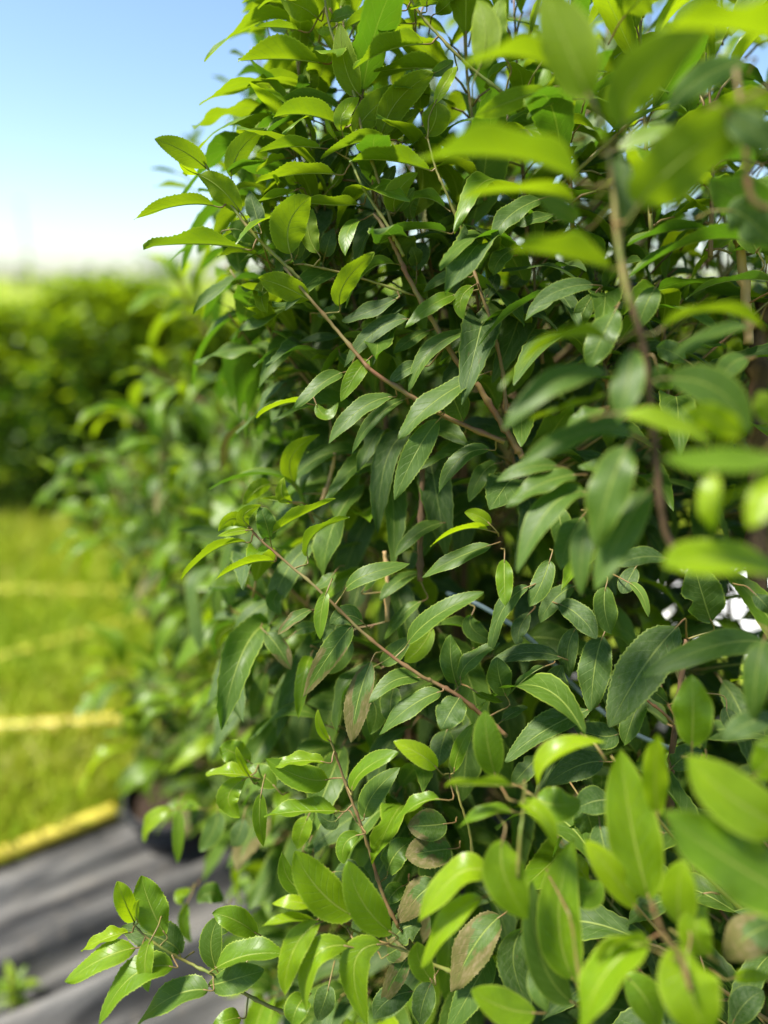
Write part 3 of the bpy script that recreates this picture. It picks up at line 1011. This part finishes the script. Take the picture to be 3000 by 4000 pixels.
# line of the fabric edge and of the near yellow pipe on the ground
E0, E1 = G(0, 1872), G(270, 1772)
ed = nrm((E1-E0)[:2].tolist()+[0]); en = np.array([-ed[1], ed[0], 0])
def beyond(x, y): return (np.array([x, y, 0])-E0)@en      # > 0 on the grass side
gr = random.Random(4); gV = []; gF = []; gA = []
n = 0
while n < 52000:
    r = gr.random()
    y = 1.1+5.2*r**1.7; x = gr.uniform(-.62*y-.5, .62*y+.4)
    if beyond(x, y) < .04+.05*math.sin(x*9): continue
    n += 1
    patch = math.sin(x*2.1+1.3*math.sin(y*1.7))*math.cos(y*2.3+x)
    h = gr.uniform(.03, .085)*(1+.35*patch); an = gr.uniform(0, 6.28); w = gr.uniform(.003, .006)*(1+.25*y)
    lx, ly = gr.gauss(0, .5)*h, gr.gauss(0, .5)*h
    k = len(gV)
    cx, cy = math.cos(an)*w, math.sin(an)*w
    gV += [(x-cx, y-cy, 0), (x+cx, y+cy, 0), (x+cx*.7+lx*.4, y+cy*.7+ly*.4, h*.6), (x-cx*.7+lx*.4, y-cy*.7+ly*.4, h*.6), (x+lx, y+ly, h)]
    gF += [(k, k+1, k+2, k+3), (k+3, k+2, k+4)]
    gA += [(min(1, max(0, .42+.22*patch+gr.gauss(0, .2))), 0, 0, 1)]*5
tag(place(bpy.data.objects.new('grass', make_mesh('grass', gV, gF, [blades_mat()], attr=gA))), 'short yellowish green grass between the hedge and the shrub row', 'grass', kind='stuff')

def fabric_mat():
    N = NT('weed_fabric')
    tc = N.n('ShaderNodeTexCoord').outputs['Object']
    a = N.noise(3.0, 4, tc); b = N.noise(30, 5, tc, rough=.65)
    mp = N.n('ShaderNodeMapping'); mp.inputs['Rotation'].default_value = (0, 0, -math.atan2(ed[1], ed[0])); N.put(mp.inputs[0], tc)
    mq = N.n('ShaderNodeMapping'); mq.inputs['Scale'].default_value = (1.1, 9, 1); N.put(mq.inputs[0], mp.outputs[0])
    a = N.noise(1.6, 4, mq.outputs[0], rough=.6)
    c = N.ramp(a, [(.42, (.010, .010, .010)), (.49, (.045, .044, .042)), (.60, (.12, .115, .105))])  # dark streaks running with the folds: fold shadow painted into the base colour
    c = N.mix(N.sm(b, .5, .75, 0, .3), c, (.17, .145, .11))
    wv = N.n('ShaderNodeTexWave'); wv.inputs['Scale'].default_value = 110; N.put(wv.inputs[0], tc)
    return N.done(N.bsdf(c, .62, .35, N.bump(N.math('ADD', N.math('MULTIPLY', wv.outputs['Fac'], .3), b), .35, .003)))
def fab(u, v):       # along the edge, away from the grass
    z = .012
    for (c0, w, h, ph) in ((.10, .018, .022, .3), (.20, .03, .030, 1.4), (.335, .02, .034, 2.2), (.46, .03, .03, .1), (.60, .022, .035, 3.0), (.78, .03, .03, 1.0), (.95, .04, .03, 2.0)):
        cc = c0+.035*math.sin(u*2.3+ph)+.018*math.sin(u*6.1+ph*2)
        z += 3.0*h*math.exp(-((v-cc)/w)**2)*(.6+.4*math.sin(u*2.9+ph*3))
    return z+.005*math.sin(u*11+v*17)*math.sin(v*23-u*5)
us = np.linspace(-1.3, 1.9, 150); vv = np.linspace(-.05, 1.5, 130)
V = []; 
for v in vv:
    for u in us:
        p = E0+ed*u-en*v
        V.append((p[0], p[1], fab(u, v) if v > -.03 else .004))
nx = len(us)
Fc = [(j*nx+i+1, j*nx+i, (j+1)*nx+i, (j+1)*nx+i+1) for j in range(len(vv)-1) for i in range(nx-1)]
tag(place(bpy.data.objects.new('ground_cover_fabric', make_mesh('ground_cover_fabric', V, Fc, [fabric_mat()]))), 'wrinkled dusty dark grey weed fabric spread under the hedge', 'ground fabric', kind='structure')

# ------------------------------------------------------------------ yellow pipes, pot, hose, bits beyond the hedge
M_YEL = simple('yellow_plastic', (.36, .29, .02), (.52, .44, .05), 5, .45, .4, .15, .002)
M_YELF = simple('faded_yellow_plastic', (.52, .44, .05), (.40, .40, .05), 9, .6, .3, .2, .003)
M_BLK = simple('black_plastic', (.010, .010, .011), (.022, .022, .023), 15, .5, .35, .2, .001)
M_HOSE = simple('blue_grey_plastic', (.08, .115, .13), (.13, .18, .20), 30, .45, .4, .1, .0005)
M_BLUE = simple('blue_plastic', (.03, .14, .38), (.05, .20, .48), 10, .4, .4, .1, .001)
M_WHITE = simple('white_plastic', (.70, .70, .70), (.82, .82, .81), 6, .5, .4, .2, .004)

def pipe(name, pts, r, mat, label, cat, ends=None, endmat=None):
    path = smooth_path(pts, 10); b = np.array(path[0])
    o = empty(name, b); tag(o, label, cat)
    V, Fc = tube(path, r, 16)
    place(bpy.data.objects.new('tube', make_mesh('tube', np.array(V)-b, Fc, [mat])), o, b)
    if ends is not None:
        q = np.array(path[-1]); d = nrm(q-np.array(path[-2]))
        pr = [q-d*.02, q, q+d*.004, q+d*.05, q+d*.055, q+d*.07]
        V, Fc = tube(pr, [r*1.12, r*1.15, r*1.3, r*1.3, r*1.1, r*1.05], 16)
        place(bpy.data.objects.new('end_coupling', make_mesh('end_coupling', np.array(V)-b, Fc, [endmat])), o, b)
    return o
lift = np.array([0, 0, .032])
pd = E1-E0
pipe('yellow_pipe', [E0-pd*2.2+lift, E0-pd*.8+lift*1.1, E0+lift, E0+pd*.5+lift*1.15, E1-pd*.06+lift*1.3], .021, M_YEL, 'bright yellow pipe lying along the fabric edge, its end beside the black pot', 'pipe')
a0, a1 = G(-200, 1578, .042), G(240, 1560, .042)
pipe('yellow_pipe', [a0-(a1-a0)*.6, a0, .5*(a0+a1)+np.array([0, -.01, 0]), a1, a1+(a1-a0)*.5+np.array([0, .05, 0])], .028, M_YEL, 'yellow pipe lying level across the grass, next beyond the one on the fabric edge', 'pipe')
a0, a1 = G(-60, 1440, .012), G(320, 1330, .012)
pipe('yellow_pipe', [a0, .5*(a0+a1)+np.array([.03, 0, 0]), a1], .022, M_YELF, 'faded yellow pipe slanting through the grass between two level ones', 'pipe')
a0, a1 = G(-100, 1275, .01), G(420, 1285, .01)
pipe('yellow_pipe', [a0, .5*(a0+a1), a1], .026, M_YELF, 'faded yellow pipe lying farthest off in the grass', 'pipe')

def lathe(prof, n=28):
    V = []; Fc = []
    for r, z in prof:
        for k in range(n):
            an = 2*math.pi*k/n; V.append((r*math.cos(an), r*math.sin(an), z))
    for i in range(len(prof)-1):
        for k in range(n):
            k2 = (k+1) % n; Fc.append((i*n+k, i*n+k2, (i+1)*n+k2, (i+1)*n+k))
    return V, Fc
def pot(x, y, r, h, label):
    o = tag(empty('plant_pot', (x, y, .01)), label, 'pot', 'pots of the hedge')
    V, Fc = lathe([(.001, 0), (r*.8, 0), (r*.82, .01), (r*.97, h-.03), (r*.96, h-.03), (r*.93, h-.02)])
    place(bpy.data.objects.new('wall', make_mesh('wall', V, Fc, [M_BLK])), o, (x, y, .01))
    V, Fc = lathe([(r*.97, h-.032), (r*1.05, h-.03), (r*1.06, h), (r*1.0, h), (r*.97, h-.02)])
    place(bpy.data.objects.new('rim', make_mesh('rim', V, Fc, [M_BLK])), o, (x, y, .01))
    V, Fc = lathe([(.001, h-.035), (r*.5, h-.03), (r*.96, h-.04)])
    place(bpy.data.objects.new('soil', make_mesh('soil', V, Fc, [simple('potting_soil', (.02, .014, .01), (.06, .04, .028), 60, .95, .1, 1, .01)])), o, (x, y, .01))
PG = G(392, 1800); pot(PG[0], PG[1], .12, .13, 'black plastic pot of the lowest blurred shrub, beside the end of the yellow pipe')

hp = [cp(6, 60, 150, .69), cp(6, 190, 195, .665), cp(6, 330, 275, .66), cp(6, 480, 385, .665), cp(6, 700, 620, .69), cp(6, 900, 790, .675), cp(6, 1080, 890, .665), cp(6, 1300, 960, .70)]
V, Fc = tube(smooth_path(hp, 8), .0025, 8)
tag(place(bpy.data.objects.new('irrigation_hose', make_mesh('irrigation_hose', np.array(V)-hp[0], Fc, [M_HOSE])), None, hp[0]), 'thin blue grey irrigation hose threaded through the dark inside of the hedge', 'hose')

# far row of shrubs across the grass
def leaf_cloud(seed, n, rx, ry, z0, z1, size):
    rg = random.Random(seed); SV, SF, SA = [], [], []; k = 0
    shoots = []
    for i in range(80):
        an = rg.uniform(0, 6.28); zz = z0+(z1-z0)*rg.random()**.8
        rr = math.sqrt(rg.random())*np.interp((zz-z0)/(z1-z0), [0, .3, .7, 1], [.75, 1, .85, .45])
        shoots.append((rx*rr*math.cos(an), ry*rr*math.sin(an), zz, rg.uniform(.10, .2)))
    for i in range(n):
        sx, sy, sz, sl = rg.choice(shoots)
        f = rg.uniform(0, 1)
        p = np.array([sx+rg.gauss(0, .06), sy+rg.gauss(0, .06), sz+sl*f+rg.gauss(0, .05)])
        T = nrm(np.array([rg.gauss(0, 1), rg.gauss(0, 1), rg.uniform(-.3, .9)])); N = nrm(np.array([rg.gauss(0, .5), rg.gauss(0, .5), 1.]))
        Mx = leaf_frame(T, N); L = size*rg.uniform(.8, 1.3); w = L*.24
        q = np.array([[0, 0, 0], [w, .35*L, .12*w], [0, .45*L, -.02], [-w, .35*L, .12*w], [w*.7, .7*L, -.06*L], [-w*.7, .7*L, -.06*L], [0, L, -.2*L]])
        SV.append(q@Mx.T+p); SF += [(k, k+1, k+2), (k, k+2, k+3), (k+1, k+4, k+2), (k+2, k+4, k+6), (k+2, k+6, k+5), (k+2, k+5, k+3)]; k += 7
        hi = (p[2]-z0)/(z1-z0)
        SA += [(min(1, max(0, (.20 if rg.random() < .14+1.5*max(0, hi-.45) else .74)+rg.gauss(0, .08))), .1, 0, rg.random())]*7
    return make_mesh('crown', np.vstack(SV), SF, [M_LEAF], uv=[(.7, .5)]*k, attr=SA)
clouds = [leaf_cloud(40+i, 6500, .44, .40, .12, 1.32, .062) for i in range(3)]
fr = random.Random(21)
xs = np.arange(-5.2, 3.4, .5)
for i, x in enumerate(xs):
    y = 4.35+.10*x+fr.uniform(-.08, .08); x += fr.uniform(-.07, .07)
    o = tag(empty('row_shrub', (x, y, 0)), 'blurred dark green shrub in the row across the grass', 'shrub', 'shrub row across the grass')
    c = bpy.data.objects.new('crown', clouds[i % 3]); place(c, o, (x, y, 0))
    c.rotation_euler.z = fr.uniform(0, 6.28); sc = fr.uniform(.92, 1.06); c.scale = (sc*1.08, sc*1.08, sc*.86)
    V, Fc = tube(smooth_path([(0, 0, 0), (.03, .02, .4), (-.02, .03, .9)], 4), [.02]*4+[.012]*5, 6)
    place(bpy.data.objects.new('trunk', make_mesh('trunk', V, Fc, [M_BARK])), o, (x, y, 0))

# far trees on the skyline
def far_tree(x, y, h, seed, label):
    rg = random.Random(seed)
    o = tag(empty('far_tree', (x, y, 0)), label, 'tree', 'trees on the skyline')
    V, Fc = tube([(0, 0, 0), (.1, 0, h*.3), (0, .1, h*.7)], [h*.03, h*.022, h*.01], 7)
    place(bpy.data.objects.new('trunk', make_mesh('trunk', V, Fc, [M_BARK])), o, (x, y, 0))
    SV, SF, SA = [], [], []; k = 0
    cl = [(rg.gauss(0, h*.40), rg.gauss(0, h*.3), h*rg.uniform(.1, .9), h*rg.uniform(.08, .15)) for _ in range(34)]
    for i in range(2200):
        cx, cy, cz, cr = rg.choice(cl)
        p = np.array([cx+rg.gauss(0, cr*.6), cy+rg.gauss(0, cr*.6), cz+rg.gauss(0, cr*.5)])
        Mx = leaf_frame(np.array([rg.gauss(0, 1), rg.gauss(0, 1), rg.gauss(0, .6)]), np.array([rg.gauss(0, .6), rg.gauss(0, .6), 1.]))
        L = h*.035*rg.uniform(.7, 1.4)
        q = np.array([[0, 0, 0], [.4*L, .5*L, 0], [0, L, -.1*L], [-.4*L, .5*L, 0]])
        SV.append(q@Mx.T+p); SF.append((k, k+1, k+2, k+3)); k += 4
        SA += [(.8+rg.gauss(0, .1), .5, 0, rg.random())]*4
    place(bpy.data.objects.new('crown', make_mesh('crown', np.vstack(SV), SF, [M_LEAF], uv=[(.7, .5)]*k, attr=SA)), o, (x, y, 0))
tr = random.Random(8)
for i in range(20):
    d = tr.uniform(48, 66); vx = -120+i*82+tr.uniform(-20, 20)
    far_tree((vx-829.5)/1474.7*d, d*.95, 1.35+d*tr.uniform(10, 42)/1474.7+(.9 if i in (1, 6) else 0), 60+i, 'hazy grey green tree standing far off on the skyline')

# telegraph poles
def pole(vx, d, h, label):
    x, y = (vx-829.5)/1474.7*d, d*.95
    o = tag(empty('utility_pole', (x, y, 0)), label, 'pole', 'utility poles')
    V, Fc = tube([(0, 0, 0), (0, 0, h)], [.16, .11], 8)
    place(bpy.data.objects.new('post', make_mesh('post', V, Fc, [M_HOSE])), o, (x, y, 0))
    V, Fc = tube([(-.9, 0, h-.5), (.9, 0, h-.5)], [.07, .07], 6)
    place(bpy.data.objects.new('cross_arm', make_mesh('cross_arm', V, Fc, [M_HOSE])), o, (x, y, 0))
pole(145, 130, 13.5, 'faint pale utility pole above the skyline, nearer the hedge')
pole(12, 150, 15, 'faint pale utility pole above the skyline at the picture edge')

# weed on the fabric at the lower corner
wp = G(40, 2185, .01)
o = tag(empty('weed_plant', wp), 'small pale green weed growing through the dark fabric', 'weed')
wg = random.Random(3)
for i in range(16):
    an = i*2.4; T = nrm(np.array([math.cos(an), math.sin(an), wg.uniform(.2, 1.1)])); L = wg.uniform(.03, .055)
    b = wp+np.array([0, 0, .01+.004*i])
    q = bpy.data.objects.new('leaf', var_mesh(i % 18, i % 2)); place(q, o, b)
    q.matrix_local = Matrix.Translation(Vector(b-WL[o.name])) @ Matrix(leaf_frame(T, np.array([0, 0, 1.])).tolist()).to_4x4() @ Matrix.Scale(L, 4)
V, Fc = tube([(0, 0, 0), (0, 0, .09)], [.003, .002], 6)
place(bpy.data.objects.new('stem', make_mesh('stem', V, Fc, [M_STEM_G])), o, wp)

# blue drum and white sheet glimpsed through the leaves
bx = P(1890, 880, 6.4)
o = tag(empty('blue_tank', (bx[0], bx[1], 0)), 'blue plastic water tank glimpsed through the leaves behind the hedge', 'tank')
V, Fc = lathe([(.001, 0), (.16, 0), (.18, .03), (.18, .6), (.19, .62), (.18, .64), (.18, 1.2), (.19, 1.22), (.18, 1.24), (.18, 1.62), (.16, 1.74), (.10, 1.86), (.10, 1.9), (.001, 1.9)])
place(bpy.data.objects.new('body', make_mesh('body', V, Fc, [M_BLUE])), o, (bx[0], bx[1], 0))
V, Fc = lathe([(.001, 1.94), (.115, 1.93), (.12, 1.88), (.10, 1.87)])
place(bpy.data.objects.new('lid', make_mesh('lid', V, Fc, [M_BLK])), o, (bx[0], bx[1], 0))
w0 = G(1600, 1330)
def bag(u, v):
    r = math.hypot(u, v); return max(.0, .22*(1-r**3))+.02*math.sin(u*9+v*3)*math.cos(v*7)*(1-r)
V, Fc = grid(-1, 1, -1, 1, 28, 28, lambda x, y: bag(x, y) if x*x+y*y < 1 else 0)
V = [(x*.45/max(1, math.hypot(x, y)), y*.35/max(1, math.hypot(x, y)), z+.004) for x, y, z in V]
tag(place(bpy.data.objects.new('white_sack', make_mesh('white_sack', V, Fc, [M_WHITE])), None, (w0[0]+.05, w0[1], 0)), 'white plastic sack lying on the grass behind the hedge, seen through a gap', 'sack')
